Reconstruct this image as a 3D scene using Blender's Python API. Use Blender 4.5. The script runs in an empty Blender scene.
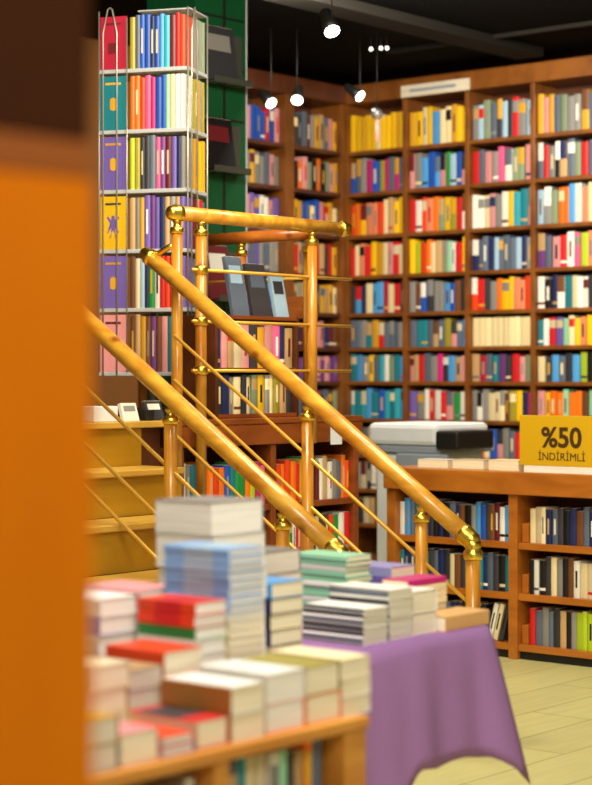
import bpy, bmesh, math, random
from mathutils import Vector, Matrix
R = random.Random(7)
scene = bpy.context.scene
COL = scene.collection
# ------------------------------------------------------------------ camera
F = 1853.0; TH = math.radians(40.0); CT, ST = math.cos(TH), math.sin(TH)
EYE = 1.5; HZ = 375.0; CX = 296.0
cam_d = bpy.data.cameras.new('camera'); cam = bpy.data.objects.new('camera', cam_d); COL.objects.link(cam)
cam.location = (0, 0, EYE); cam.rotation_euler = (math.pi/2, 0, TH)
cam_d.sensor_fit = 'AUTO'; cam_d.sensor_width = 36.0; cam_d.lens = F/785.0*36.0
cam_d.shift_y = (HZ-392.5)/785.0
cam_d.clip_end = 60
cam_d.dof.use_dof = True; cam_d.dof.focus_distance = 8.2; cam_d.dof.aperture_fstop = 2.5
scene.camera = cam
# ------------------------------------------------------------------ light and exposure
scene.view_settings.view_transform = 'Standard'; scene.view_settings.look = 'None'
scene.view_settings.exposure = 0.0; scene.view_settings.gamma = 1.0
scene.view_settings.use_curve_mapping = False
w = bpy.data.worlds.new('world'); scene.world = w; w.use_nodes = True
w.node_tree.nodes['Background'].inputs[0].default_value = (1.0, 0.86, 0.66, 1)
w.node_tree.nodes['Background'].inputs[1].default_value = 0.27
def area(name, loc, target, sx, sy, power, col):
    l = bpy.data.lights.new(name, 'AREA'); l.shape = 'RECTANGLE'; l.size = sx; l.size_y = sy
    l.energy = power; l.color = col
    o = bpy.data.objects.new(name, l); COL.objects.link(o); o.location = loc
    o.rotation_euler = (Vector(target)-Vector(loc)).to_track_quat('-Z', 'Y').to_euler()
    return o
area('wall_wash_light', (-6.6, 9.2, 3.8), (-7.8, 11.9, 1.4), 2.4, 0.5, 175, (1, .90, .72))
area('counter_light', (-4.7, 6.7, 3.8), (-5.2, 8.3, 0.5), 1.4, 0.5, 75, (1, .90, .70))
area('stair_light', (-4.6, 5.2, 3.85), (-5.9, 6.1, 1.0), 1.0, 0.6, 105, (1, .84, .52))
area('rack_light', (-5.3, 5.4, 3.85), (-6.6, 6.8, 2.2), 0.5, 0.5, 27, (1, .93, .80))
area('table_light', (-2.3, 2.9, 3.75), (-3.0, 3.4, 0.8), 1.3, 0.9, 130, (1, .95, .86))
area('camera_side_fill', (0.6, 1.2, 3.7), (-3.0, 4.2, 0.8), 2.0, 1.0, 120, (1, .93, .82))  # unseen fill added on the camera side for the near faces
area('panel_fill_light', (-0.9, 0.6, 3.0), (-1.46, 1.2, 1.2), 0.5, 0.5, 6.5, (1, .80, .45))  # unseen lamp added to brighten the near orange panel

# ------------------------------------------------------------------ pixel helpers (world x = along the back wall, y = towards the back wall)
def on_x(px, x):
    k = (px-CX)/F; Y = x/(k*CT-ST); return k*Y*ST+Y*CT, Y        # y, depth
def on_y(px, y):
    k = (px-CX)/F; Y = y/(k*ST+CT); return k*Y*CT-Y*ST, Y        # x, depth
def zof(py, Y): return EYE+(HZ-py)/F*Y
def depth(x, y): return -x*ST+y*CT
# ------------------------------------------------------------------ materials
def lin(c):
    return tuple((v/12.92 if v <= .04045 else ((v+.055)/1.055)**2.4) for v in c)
def rgb(r, g, b): return lin((r/255, g/255, b/255))
def new_mat(name):
    m = bpy.data.materials.new(name); m.use_nodes = True
    return m, m.node_tree.nodes, m.node_tree.links, m.node_tree.nodes['Principled BSDF']
def plain(name, c, rough=.5, metal=0, var=.06, spec=.4, coat=0):
    m, n, l, b = new_mat(name)
    tc = n.new('ShaderNodeTexCoord'); no = n.new('ShaderNodeTexNoise'); no.inputs['Scale'].default_value = 9
    l.new(tc.outputs['Object'], no.inputs['Vector'])
    mr = n.new('ShaderNodeMapRange'); mr.inputs[3].default_value = 1-var; mr.inputs[4].default_value = 1+var
    l.new(no.outputs['Fac'], mr.inputs[0])
    h = n.new('ShaderNodeHueSaturation'); h.inputs['Color'].default_value = (*c, 1)
    l.new(mr.outputs[0], h.inputs['Value']); l.new(h.outputs[0], b.inputs['Base Color'])
    b.inputs['Roughness'].default_value = rough; b.inputs['Metallic'].default_value = metal
    b.inputs['Specular IOR Level'].default_value = spec; b.inputs['Coat Weight'].default_value = coat
    return m
def book_mat(name, c):
    m, n, l, b = new_mat(name)
    oi = n.new('ShaderNodeObjectInfo')
    mr = n.new('ShaderNodeMapRange'); mr.inputs[3].default_value = .82; mr.inputs[4].default_value = 1.18
    l.new(oi.outputs['Random'], mr.inputs[0])
    h = n.new('ShaderNodeHueSaturation'); h.inputs['Color'].default_value = (*c, 1)
    l.new(mr.outputs[0], h.inputs['Value']); l.new(h.outputs[0], b.inputs['Base Color'])
    b.inputs['Roughness'].default_value = .42; b.inputs['Specular IOR Level'].default_value = .4
    return m
def wood(name, c1, c2, stretch=(1, 1, 1), scale=6, rough=.38, knots=False, coat=.15):
    m, n, l, b = new_mat(name)
    tc = n.new('ShaderNodeTexCoord'); mp = n.new('ShaderNodeMapping'); mp.inputs['Scale'].default_value = stretch
    l.new(tc.outputs['Object'], mp.inputs[0])
    no = n.new('ShaderNodeTexNoise'); no.inputs['Scale'].default_value = scale; no.inputs['Detail'].default_value = 5
    no.inputs['Distortion'].default_value = .6
    l.new(mp.outputs[0], no.inputs['Vector'])
    cr = n.new('ShaderNodeValToRGB'); cr.color_ramp.elements[0].position = .32; cr.color_ramp.elements[1].position = .68
    cr.color_ramp.elements[0].color = (*c2, 1); cr.color_ramp.elements[1].color = (*c1, 1)
    l.new(no.outputs['Fac'], cr.inputs[0]); out = cr.outputs[0]
    if knots:
        vo = n.new('ShaderNodeTexVoronoi'); vo.inputs['Scale'].default_value = 5.5
        l.new(tc.outputs['Object'], vo.inputs['Vector'])
        kr = n.new('ShaderNodeValToRGB'); kr.color_ramp.elements[0].position = .06; kr.color_ramp.elements[1].position = .17
        kr.color_ramp.elements[0].color = (.30, .14, .06, 1); kr.color_ramp.elements[1].color = (1, 1, 1, 1)
        l.new(vo.outputs['Distance'], kr.inputs[0])
        mx = n.new('ShaderNodeMix'); mx.data_type = 'RGBA'; mx.blend_type = 'MULTIPLY'; mx.inputs[0].default_value = .8
        l.new(out, mx.inputs[6]); l.new(kr.outputs[0], mx.inputs[7]); out = mx.outputs[2]
    l.new(out, b.inputs['Base Color'])
    b.inputs['Roughness'].default_value = rough; b.inputs['Coat Weight'].default_value = coat; b.inputs['Coat Roughness'].default_value = .2
    return m
def page_mat(name, c, c2, dens=260):
    m, n, l, b = new_mat(name)
    tc = n.new('ShaderNodeTexCoord'); wv = n.new('ShaderNodeTexNoise')
    mp = n.new('ShaderNodeMapping'); mp.inputs['Scale'].default_value = (3, 3, dens)
    l.new(tc.outputs['Object'], mp.inputs[0]); l.new(mp.outputs[0], wv.inputs['Vector']); wv.inputs['Scale'].default_value = 1
    cr = n.new('ShaderNodeValToRGB'); cr.color_ramp.elements[0].position = .35; cr.color_ramp.elements[1].position = .6
    cr.color_ramp.elements[0].color = (*c2, 1); cr.color_ramp.elements[1].color = (*c, 1)
    l.new(wv.outputs['Fac'], cr.inputs[0]); l.new(cr.outputs[0], b.inputs['Base Color'])
    b.inputs['Roughness'].default_value = .8; b.inputs['Specular IOR Level'].default_value = .15
    return m
def emit(name, c, s):
    m, n, l, b = new_mat(name)
    b.inputs['Base Color'].default_value = (*c, 1); b.inputs['Emission Color'].default_value = (*c, 1); b.inputs['Emission Strength'].default_value = s
    return m
PINE = wood('golden_pine', rgb(208, 148, 46), rgb(166, 102, 22), (1, 1, .25), 14, .3, True, .3)
PINE_L = wood('golden_pine_long', rgb(226, 172, 60), rgb(184, 116, 28), (.25, 1, 1), 14, .3, True, .3)
PINE_D = wood('amber_pine', rgb(190, 112, 38), rgb(150, 78, 22), (.3, 1, 1), 14, .3, True, .3)
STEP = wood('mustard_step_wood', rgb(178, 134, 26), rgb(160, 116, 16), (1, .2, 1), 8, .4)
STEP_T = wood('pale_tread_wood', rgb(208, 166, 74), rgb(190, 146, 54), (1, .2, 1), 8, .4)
CASE = wood('brown_case_wood', rgb(142, 84, 28), rgb(108, 60, 18), (.5, .5, .3), 10, .4)
CASE_D = wood('dark_case_wood', rgb(98, 50, 24), rgb(74, 36, 16), (.5, .5, .3), 10, .45)
RED_W = wood('reddish_case_wood', rgb(146, 76, 30), rgb(112, 52, 18), (.4, .3, 1), 9, .35)
CNT = wood('counter_wood', rgb(190, 116, 38), rgb(160, 90, 24), (.3, 1, 1), 9, .35)
TBL = wood('table_wood', rgb(216, 150, 62), rgb(188, 118, 40), (1, .25, 1), 9, .4)
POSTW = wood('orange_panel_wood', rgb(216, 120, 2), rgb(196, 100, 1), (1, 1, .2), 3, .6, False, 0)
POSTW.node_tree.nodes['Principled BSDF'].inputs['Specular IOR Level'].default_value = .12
POSTM = wood('shade_blend_wood', rgb(150, 80, 8), rgb(134, 68, 6), (1, 1, .2), 3, .6, False, 0)  # tone halfway into the shade painted on the near panel
POSTD = wood('painted_shade_wood', rgb(66, 32, 10), rgb(54, 26, 8), (1, .3, 1), 3, .7, False, 0)  # shade over the panel top, put into the wood colour
POSTD.node_tree.nodes['Principled BSDF'].inputs['Specular IOR Level'].default_value = .1
BRASS = plain('polished_brass', rgb(250, 214, 90), .3, 1, .03)
ROD = plain('brass_rod', rgb(226, 176, 70), .35, .35, .03)
STEEL = plain('grey_wire_steel', rgb(170, 168, 158), .35, .6, .04)
PLATE = plain('grey_shelf_plate', rgb(186, 190, 196), .45, .1, .04)
BLACK = plain('black_paint', rgb(24, 22, 22), .5)
CEIL = plain('black_ceiling_paint', rgb(5, 5, 6), .9, 0, .06, .05)
BEAM = plain('grey_beam_paint', rgb(28, 26, 23), .8, 0, .06, .1)
WALLM = plain('brown_wall_paint', rgb(136, 88, 42), .8)
GREEN = plain('green_panel_paint', rgb(10, 78, 44), .45)
WHITE = plain('white_plastic', rgb(222, 228, 234), .4)
GREYP = plain('grey_plastic', rgb(142, 152, 164), .4)
YSIGN = plain('yellow_sign_board', rgb(206, 162, 14), .5, 0, .02)
INK = plain('dark_brown_ink', rgb(66, 44, 12), .6)
SILVER = plain('mirror_ball_silver', rgb(210, 210, 215), .2, .9)
CLOTH = plain('mauve_cloth', rgb(156, 114, 164), .85, 0, .05, .15)
PAPER = page_mat('cream_paper', rgb(246, 236, 208), rgb(230, 216, 182), 160)
PAPER_W = page_mat('white_paper', rgb(246, 242, 232), rgb(228, 222, 210), 160)
PAPER_G = page_mat('grey_paper', rgb(226, 216, 198), rgb(204, 194, 174), 160)
LAMP = emit('lamp_lens', (1, .97, .9), 14)
ACRY = plain('smoky_acrylic', rgb(70, 72, 66), .15, 0, .02, .6)
HEX = {
 'yellow': (246, 196, 24), 'gold': (214, 160, 40), 'olive': (158, 146, 50), 'orange': (240, 118, 22), 'vermilion': (228, 70, 28),
 'red': (206, 34, 38), 'crimson': (168, 30, 58), 'maroon': (104, 30, 38), 'pink': (232, 96, 148), 'rose': (214, 144, 146), 'magenta': (204, 40, 120),
 'purple': (112, 62, 132), 'violet': (112, 92, 176), 'lavender': (160, 156, 214), 'navy': (34, 44, 92), 'blue': (34, 84, 182), 'sky blue': (78, 156, 222),
 'pale blue': (164, 196, 222), 'teal': (30, 126, 142), 'cyan': (56, 172, 196), 'green': (34, 146, 70), 'lime': (176, 200, 40), 'mint': (150, 212, 174),
 'sage': (132, 148, 118), 'white': (236, 234, 226), 'cream': (238, 220, 172), 'tan': (194, 158, 110), 'salmon': (232, 142, 104), 'brown': (112, 70, 42),
 'grey': (138, 136, 134), 'slate': (92, 104, 124), 'charcoal': (56, 56, 62), 'black': (26, 24, 26),  'beige': (210, 194, 160), 'light blue': (132, 180, 236), 'peach': (240, 186, 118), 'bronze': (172, 118, 50)}
BM = {k: book_mat(k.replace(' ', '_')+'_book_cover', rgb(*v)) for k, v in HEX.items()}
# ------------------------------------------------------------------ object helpers
def link(name, me, mat, parent=None, loc=None):
    o = bpy.data.objects.new(name, me); COL.objects.link(o)
    for m in (mat if isinstance(mat, (list, tuple)) else [mat]):
        if m is not None: me.materials.append(m)
    if parent is not None:
        o.parent = parent
        if loc is None and not parent.get('local'):
            p = parent; t = Vector((0, 0, 0))
            while p is not None: t += p.location; p = p.parent
            o.location = -t
    if loc is not None: o.location = loc
    return o
def fin(bm, name, smooth=False):
    me = bpy.data.meshes.new(name); bmesh.ops.recalc_face_normals(bm, faces=bm.faces[:]); bm.to_mesh(me); bm.free()
    if smooth:
        for p in me.polygons: p.use_smooth = True
    return me
def addbox(bm, a, b, bev=0.0):
    x0, y0, z0 = a; x1, y1, z1 = b
    v = [bm.verts.new(p) for p in ((x0,y0,z0),(x1,y0,z0),(x1,y1,z0),(x0,y1,z0),(x0,y0,z1),(x1,y0,z1),(x1,y1,z1),(x0,y1,z1))]
    f = [bm.faces.new([v[i] for i in q]) for q in ((0,3,2,1),(4,5,6,7),(0,1,5,4),(1,2,6,5),(2,3,7,6),(3,0,4,7))]
    if bev:
        es = list({e for q in f for e in q.edges})
        bmesh.ops.bevel(bm, geom=es, offset=bev, segments=2, affect='EDGES', profile=.5)
def box(name, a, b, mat, parent=None, bev=0.004, loc=None):
    bm = bmesh.new(); addbox(bm, a, b, bev); return link(name, fin(bm, name), mat, parent, loc)
def addtube(bm, pts, r, seg=12, cap=True):
    pts = [Vector(p) for p in pts]; rings = []
    prev = None
    for i, p in enumerate(pts):
        d = (pts[min(i+1, len(pts)-1)]-pts[max(i-1, 0)]).normalized()
        if prev is None:
            up = Vector((0, 0, 1)) if abs(d.z) < .9 else Vector((1, 0, 0))
            s = d.cross(up).normalized()
        else:
            s = (prev-d*prev.dot(d)).normalized()
        prev = s; t = d.cross(s)
        rr = r[i] if isinstance(r, (list, tuple)) else r
        rings.append([bm.verts.new(p+(s*math.cos(2*math.pi*k/seg)+t*math.sin(2*math.pi*k/seg))*rr) for k in range(seg)])
    for a, b in zip(rings, rings[1:]):
        for k in range(seg): bm.faces.new((a[k], a[(k+1) % seg], b[(k+1) % seg], b[k]))
    if cap: bm.faces.new(rings[0][::-1]); bm.faces.new(rings[-1])
def tube(name, pts, r, mat, parent=None, seg=12, loc=None):
    bm = bmesh.new(); addtube(bm, pts, r, seg); return link(name, fin(bm, name, True), mat, parent, loc)
def lathe(name, base, prof, mat, parent=None, seg=16):      # prof: (z, r) up from base
    return tube(name, [(base[0], base[1], base[2]+z) for z, r in prof], [max(r, .0008) for z, r in prof], mat, parent, seg)
def empty(name, loc, label, cat, group=None, rz=0):
    o = bpy.data.objects.new(name, None); COL.objects.link(o); o.location = loc; o.rotation_euler[2] = rz
    o.empty_display_size = .05; tag(o, label, cat, group); return o
def tag(o, label, cat, group=None):
    o['label'] = label; o['category'] = cat
    if group: o['group'] = group
    return o
def struct(o): o['kind'] = 'structure'; return o
ORD = ['zeroth','first','second','third','fourth','fifth','sixth','seventh','eighth','ninth','tenth','eleventh','twelfth','thirteenth','fourteenth','fifteenth','sixteenth','seventeenth','eighteenth','nineteenth','twentieth','twenty-first','twenty-second','twenty-third','twenty-fourth','twenty-fifth','twenty-sixth','twenty-seventh','twenty-eighth']
LIGHTS_ACC = ['cream', 'beige', 'gold', 'tan', 'grey']; DARK_ACC = ['black', 'navy', 'maroon', 'charcoal']
PALE = {'white','cream','yellow','beige','pale blue','mint','tan','rose','salmon','lime','sky blue','gold'}
BCACHE = {}
def book_mesh(t, d, h, colour, accent, style):
    """upright book, spine towards -y, x = thickness, one closed shape: rounded spine, boards, recessed page block, spine bands"""
    key = (round(t, 3), round(d, 3), round(h, 3), colour, accent, style)
    if key in BCACHE: return BCACHE[key]
    bm = bmesh.new(); hx = t/2
    P = [(-hx, d), (-hx, .004), (-hx*.34, 0), (hx*.34, 0), (hx, .004), (hx, d)]
    zs = {0: [0, h], 1: [0, .12*h, .2*h, h], 2: [0, .28*h, .74*h, h], 3: [0, .62*h, .9*h, h], 4: [0, .14*h, .3*h, .82*h, .92*h, h], 5: [0, .5*h, h]}[style]
    acc = {0: {}, 1: {1: 'all'}, 2: {1: 'mid'}, 3: {1: 'all'}, 4: {2: 'mid', 3: 'all', 1: 'mid'}, 5: {1: 'all'}}[style]
    rings = [[bm.verts.new((x, y, z)) for x, y in P] for z in zs]
    for s, (a, b) in enumerate(zip(rings, rings[1:])):
        for k in range(6):
            f = bm.faces.new((a[k], a[(k+1) % 6], b[(k+1) % 6], b[k]))
            f.material_index = 1 if k == 5 else 0
            w_ = acc.get(s)
            if w_ and ((w_ == 'all' and k in (1, 2, 3)) or (w_ == 'mid' and k == 2)): f.material_index = 2
    c = .0016
    for ring, z, sg in ((rings[0], zs[0], 1), (rings[-1], zs[-1], -1)):
        inn = [bm.verts.new((max(min(v.co.x, hx-c), -hx+c), max(v.co.y, .004), z)) for v in ring]
        dn = [bm.verts.new((v.co.x, v.co.y, z+sg*.004)) for v in inn]
        for k in range(6):
            n = (k+1) % 6
            if k != 5: bm.faces.new((ring[k], ring[n], inn[n], inn[k])).material_index = 0
            else: bm.faces.new((ring[k], ring[n], inn[n], inn[k])).material_index = 1
            bm.faces.new((inn[k], inn[n], dn[n], dn[k])).material_index = 1
        bm.faces.new(dn).material_index = 1
    me = fin(bm, 'book')
    for m in (BM[colour], PAPER, BM[accent]): me.materials.append(m)
    BCACHE[key] = me; return me
def put_book(name, me, loc, rz, label, group, cat='book', ry=0, rx=0):
    o = bpy.data.objects.new(name, me); COL.objects.link(o); o.location = loc
    o.rotation_euler = (rx, ry, rz); return tag(o, label, cat, group)
def accent_for(c):
    return R.choice(DARK_ACC+['red', 'slate', 'brown', 'grey'] if c in PALE else LIGHTS_ACC+['white'])
def fill(name, start, end, fixed, z, hmax, pal, tr, facing, where, group, hr=(.78, .97), dep=.14, jit=.012, seq=False, weight=None, rz0=None, origin=None, gap=.0012, styles=(0,0,0,0,1,2,2,2,3)):
    """a row of upright books; facing '-y' runs along +x at front plane y=fixed, '+x' runs along +y at front plane x=fixed"""
    p = start; n = 0; lst = []
    while True:
        t = R.uniform(*tr)
        if p+t > end: break
        c = pal[n % len(pal)] if seq else R.choice(pal)
        lst.append((p+t/2, t, c)); p += t+gap; n += 1
    slack = max(0, end-p)
    for i, (q, t, c) in enumerate(lst):
        q += slack*(i+.5)/max(1, len(lst))*.9
        h = hmax*R.uniform(*hr); d = dep*R.uniform(.85, 1); j = R.uniform(0, jit)
        me = book_mesh(round(t, 3), round(d, 2), round(h, 2), c, accent_for(c), R.choice(styles))
        lab = f"{c} book, {ORD[i+1]} from left, {where}"
        if facing == '-y': put_book(name, me, (q, fixed+j, z), 0, lab, group)
        elif facing == '+x': put_book(name, me, (fixed-j, q, z), math.pi/2, lab, group)
        else:
            o = put_book(name, me, (0, 0, 0), 0, lab, group)
            o.matrix_world = origin @ Matrix.Translation((q, fixed+j, z)) if facing == 'rack' else origin @ Matrix.Translation((fixed-j, q, z)) @ Matrix.Rotation(math.pi/2, 4, 'Z')
    return len(lst)

# ------------------------------------------------------------------ room shell
m, n, l, b = new_mat('pale_plank_floor')
tc = n.new('ShaderNodeTexCoord'); mp = n.new('ShaderNodeMapping'); mp.inputs['Rotation'].default_value = (0, 0, math.pi/2)
br = n.new('ShaderNodeTexBrick'); br.inputs['Color1'].default_value = (*rgb(210, 206, 142), 1); br.inputs['Color2'].default_value = (*rgb(202, 197, 136), 1)
br.inputs['Mortar'].default_value = (*rgb(176, 168, 116), 1); br.inputs['Scale'].default_value = 1; br.inputs['Mortar Size'].default_value = .006
br.inputs['Brick Width'].default_value = 1.4; br.inputs['Row Height'].default_value = .3
no = n.new('ShaderNodeTexNoise'); no.inputs['Scale'].default_value = 4; no.inputs['Detail'].default_value = 6
mp2 = n.new('ShaderNodeMapping'); mp2.inputs['Scale'].default_value = (6, .8, 1)
l.new(tc.outputs['Object'], mp.inputs[0]); l.new(mp.outputs[0], br.inputs['Vector']); l.new(tc.outputs['Object'], mp2.inputs[0]); l.new(mp2.outputs[0], no.inputs['Vector'])
mr = n.new('ShaderNodeMapRange'); mr.inputs[3].default_value = .85; mr.inputs[4].default_value = 1.12; l.new(no.outputs['Fac'], mr.inputs[0])
hs = n.new('ShaderNodeHueSaturation'); l.new(br.outputs['Color'], hs.inputs['Color']); l.new(mr.outputs[0], hs.inputs['Value'])
l.new(hs.outputs[0], b.inputs['Base Color']); b.inputs['Roughness'].default_value = .38
struct(box('floor', (-9.9, -1.5, -.08), (3, 12.4, 0), m, None, 0))
struct(box('ceiling', (-9.9, -1.5, 3.93), (3, 12.4, 4.0), CEIL, None, 0))
struct(box('wall_back', (-9.9, 12.22, 0), (3, 12.4, 3.93), WALLM, None, 0))
struct(box('wall_left', (-9.9, -1.5, 0), (-9.74, 12.22, 3.93), WALLM, None, 0))
yb0, Yb = on_x(300, -7.0)
struct(box('ceiling_beam', (-7.66, 2.0, 3.86), (-7.42, 11.7, 3.93), BEAM, None, .004))

# ------------------------------------------------------------------ back wall bookcase
YA = 11.84
XU = [-9.41+.6*i for i in range(7)]
ZS = [.04, .30, .58, .86, 1.15, 1.45, 1.722, 2.0, 2.306, 2.633, 2.978, 3.315]
ZTOP = 3.70
ba = empty('wall_bookcase', (-7.6, YA+.16, 0), 'tall brown wooden bookcase of many bays filling the back wall behind the counter', 'bookcase')
for i, x in enumerate(XU):
    box('upright', (x-.02, YA, 0), (x+.02, YA+.34, ZTOP), CASE, ba, .003)
for i in range(6):
    for z in ZS: box('shelf', (XU[i]+.0205, YA+.004, z-.03), (XU[i+1]-.0205, YA+.33, z), CASE, ba, .002)
box('back_panel', (XU[0]+.021, YA+.3405, .0), (XU[-1], YA+.36, ZTOP), CASE_D, ba, 0)
box('cornice', (XU[0]-.02, YA-.03, ZTOP+.0005), (XU[-1]+.02, YA+.34, ZTOP+.145), CASE, ba, .006)
PA = {
 (0,0): 'yellow yellow gold yellow yellow cream yellow', (0,1): 'yellow yellow yellow gold yellow cream sky_blue', (0,2): 'grey pale_blue sage slate charcoal pale_blue charcoal red', (0,3): 'slate grey slate gold charcoal sage slate rose',
 (1,0): 'blue magenta blue teal olive slate rose grey slate', (1,1): 'rose grey sky_blue blue sky_blue rose green pale_blue blue', (1,2): 'red slate rose grey pink white sage sage rose', (1,3): 'red cream tan grey slate sage white red black slate',
 (2,0): 'yellow gold orange vermilion tan salmon cream', (2,1): 'red white vermilion salmon orange sage yellow olive', (2,2): 'white white cream rose grey white yellow cyan teal rose', (2,3): 'pale_blue grey sage orange orange sky_blue white salmon cream red',
 (3,0): 'red cream salmon red yellow gold cream rose', (3,1): 'yellow lime vermilion orange cream tan sage mint white red', (3,2): 'navy tan grey slate pale_blue slate charcoal grey', (3,3): 'purple slate rose red white pink lime salmon cream green',
 (4,0): 'purple sky_blue cream red rose charcoal navy crimson', (4,1): 'grey rose charcoal grey sky_blue blue brown white rose', (4,2): 'vermilion red charcoal grey orange yellow yellow salmon salmon', (4,3): 'white white tan cream charcoal black teal white navy blue',
 (5,0): 'slate slate grey teal gold red slate', (5,1): 'tan teal rose sky_blue olive gold slate brown', (5,2): 'cream cream cream cream', (5,3): 'teal white yellow mint red cream salmon cream sky_blue violet',
 (6,0): 'teal sky_blue grey yellow slate cyan white sage', (6,1): 'rose tan red slate grey magenta charcoal sky_blue tan rose', (6,2): 'tan crimson slate teal purple charcoal red rose sage yellow white', (6,3): 'charcoal black brown cream slate white blue sky_blue lime white purple',
 (7,0): 'cyan teal cyan sky_blue teal blue', (7,1): 'charcoal grey rose red red white violet white green sage', (7,2): 'grey white grey cream beige cream brown olive yellow navy magenta', (7,3): 'orange mint slate sky_blue rose red white orange brown yellow',
 (8,0): 'tan grey slate charcoal white', (8,1): 'slate rose blue white grey', (8,2): 'slate red cream blue rose grey', (8,3): 'slate rose tan',
 (9,0): 'tan grey beige charcoal white', (9,1): 'tan grey slate', (10,0): 'tan charcoal beige brown slate', }
BAY = ['corner bay', 'second bay', 'third bay', 'fourth bay', 'fifth bay']
for (r, c), pal in PA.items():
    pal = [p.replace('_', ' ') for p in pal.split()]
    zi = 11-r; z = ZS[zi]; top = ZS[zi+1]-.03 if zi < 11 else ZTOP
    hm = min(top-z-.02, .31)
    x0, x1 = XU[c]+.024, XU[c+1]-.024
    tr = (.041, .064)
    fill('book', x0, x1, YA+.03, z+.0005, hm, pal, tr, '-y', f'{ORD[r+1]} shelf down, {BAY[c]} of back wall bookcase', f'books in the {BAY[c]} of the back wall bookcase', seq=(R.random() < .6), hr=((.96, .97) if (r, c) == (5, 2) else (.84, .98)), jit=.02, styles=((0,) if (r, c) in ((5, 2), (0, 0)) else (0,0,0,0,1,2,2,3,5)))
# white label strip on the cornice
x0, Y0 = on_y(401, YA-.05); x1, Y1 = on_y(469, YA-.05)
ls = empty('shelf_sign', ((x0+x1)/2, YA-.04, zof(92, Y1)), 'white category sign strip on the bookcase cornice above the second bay', 'sign')
za, zb = zof(94, (Y0+Y1)/2), zof(82, (Y0+Y1)/2)
box('board', (x0, YA-.055, za), (x1, YA-.0305, zb), PAPER_G, ls, .003)
box('lettering', (x0+.09, YA-.0575, za+.035), (x1-.12, YA-.0555, zb-.035), GREYP, ls, 0)['label'] = 'faint grey lettering line'

# ------------------------------------------------------------------ side bookcase along the left wall
XL = -9.40
bl = empty('corner_bookcase', (XL-.17, 10.7, 0), 'dim brown wooden bookcase standing along the side wall up to the corner', 'bookcase')
yc, _ = on_x(288, XL); y_in, _ = on_x(247, XL)
YL = [yc-1.3, yc-.65, yc, 11.80]
for i, y in enumerate(YL):
    wd = .055 if i == 2 else .025
    box('upright', (XL-.32, y-wd, 0), (XL+(.02 if i == 2 else 0), y+wd, ZTOP), CASE, bl, .003)
for i in range(3):
    a = YL[i]+(.056 if i == 2 else .026); e = YL[i+1]-(.056 if i == 1 else .026)
    for z in ZS[3:]: box('shelf', (XL-.31, a, z-.03), (XL-.004, e, z), CASE_D, bl, .002)
box('back_panel', (XL-.335, YL[0], 0), (XL-.3205, 11.82, ZTOP), CASE_D, bl, 0)
box('cornice', (XL-.32, YL[0], ZTOP+.0005), (XL+.03, 11.80, ZTOP+.145), CASE_D, bl, .006)
PL = [
 ('blue blue red rose yellow', 'maroon rose tan gold slate charcoal grey tan'), ('slate grey rose gold orange', 'orange rose slate gold charcoal black orange slate sage'),
 ('slate violet white grey rose', 'cream slate blue rose tan gold red'), ('violet slate grey blue', 'slate blue tan red charcoal gold cream'),
 ('sky_blue violet blue cyan', 'navy tan navy sage cream gold'), ('blue slate navy', 'maroon purple slate rose brown navy'),
 ('slate tan', 'brown purple rose slate charcoal'), ('tan slate', 'vermilion slate brown sage charcoal'), ('slate grey', 'maroon gold brown slate'), ('teal slate', 'brown olive maroon slate charcoal')]
for r, pr in enumerate(PL):
    zi = 11-r; z = ZS[zi]; top = ZS[zi+1]-.03 if zi < 11 else ZTOP
    if zi < 3: break
    for k, pal in enumerate(pr):
        pal = [p.replace('_', ' ') for p in pal.split()]
        a = YL[1+k]+(.06 if k == 1 else .03); e = YL[2+k]-(.03 if k == 1 else .06)
        if k == 0: a = max(a, yc-.52)
        fill('hardback', a, e, XL-.03, z+.0005, min(top-z-.03, .29), pal, (.045, .062), '+x', f"{ORD[r+1]} shelf down, {'pillar side bay' if k == 0 else 'last bay'} of side bookcase", 'books on the side wall bookcase')

# ------------------------------------------------------------------ counter with book shelves
YC = 8.226; XC = [-6.216, -5.41, -4.61, -3.81]
ct = empty('counter', (-5.0, YC+.3, 0), 'long orange-brown wooden sales counter with open bookshelves in its front', 'counter')
box('countertop', (XC[0]-.03, YC-.03, .87), (XC[-1]+.03, YC+.62, .99), CNT, ct, .006)
for i, x in enumerate(XC): box('upright', (x-.028, YC, .0), (x+.028, YC+.6, .8695), CNT, ct, .003)
for i in range(3):
    for z in (.08, .347, .616): box('shelf', (XC[i]+.0285, YC+.01, z-.035), (XC[i+1]-.0285, YC+.55, z), CNT, ct, .002)
box('back_panel', (XC[0]+.03, YC+.3, .05), (XC[-1]-.03, YC+.32, .865), CASE_D, ct, 0)
box('plinth', (XC[0], YC+.03, .0), (XC[-1], YC+.06, .044), BLACK, ct, 0)
PC = [['white sky_blue slate teal charcoal navy charcoal black navy black slate navy brown black grey sky_blue blue charcoal brown maroon', 'cream beige cream navy slate charcoal black navy brown slate navy charcoal'],
      ['teal navy slate charcoal black teal charcoal slate navy charcoal cream brown charcoal cream black', 'black white black charcoal cream grey black brown white cream beige white'],
      ['black slate navy charcoal black brown white charcoal', 'red slate grey slate charcoal tan black grey lime lime lime black navy']]
RN = ['top', 'middle', 'bottom']
for r in range(3):
    z = (.616, .347, .08)[r]
    for k in range(2):
        pal = [p.replace('_', ' ') for p in PC[r][k].split()]
        if k == 1: e = XC[2]-.3
        fill('novel', XC[k]+.032+(.045 if k == 1 else 0), (XC[1]-.036 if k == 0 else XC[2]-.036) - (.16 if (r == 2 and k == 0) else 0), YC+.035, z+.0005, .205, pal, (.026, .04), '-y', f"{RN[r]} shelf, {'end' if k == 0 else 'middle'} bay of the counter", 'books on the counter shelves', seq=True, hr=(.86, .98), dep=.13, styles=(0,0,0,1,2))
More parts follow.
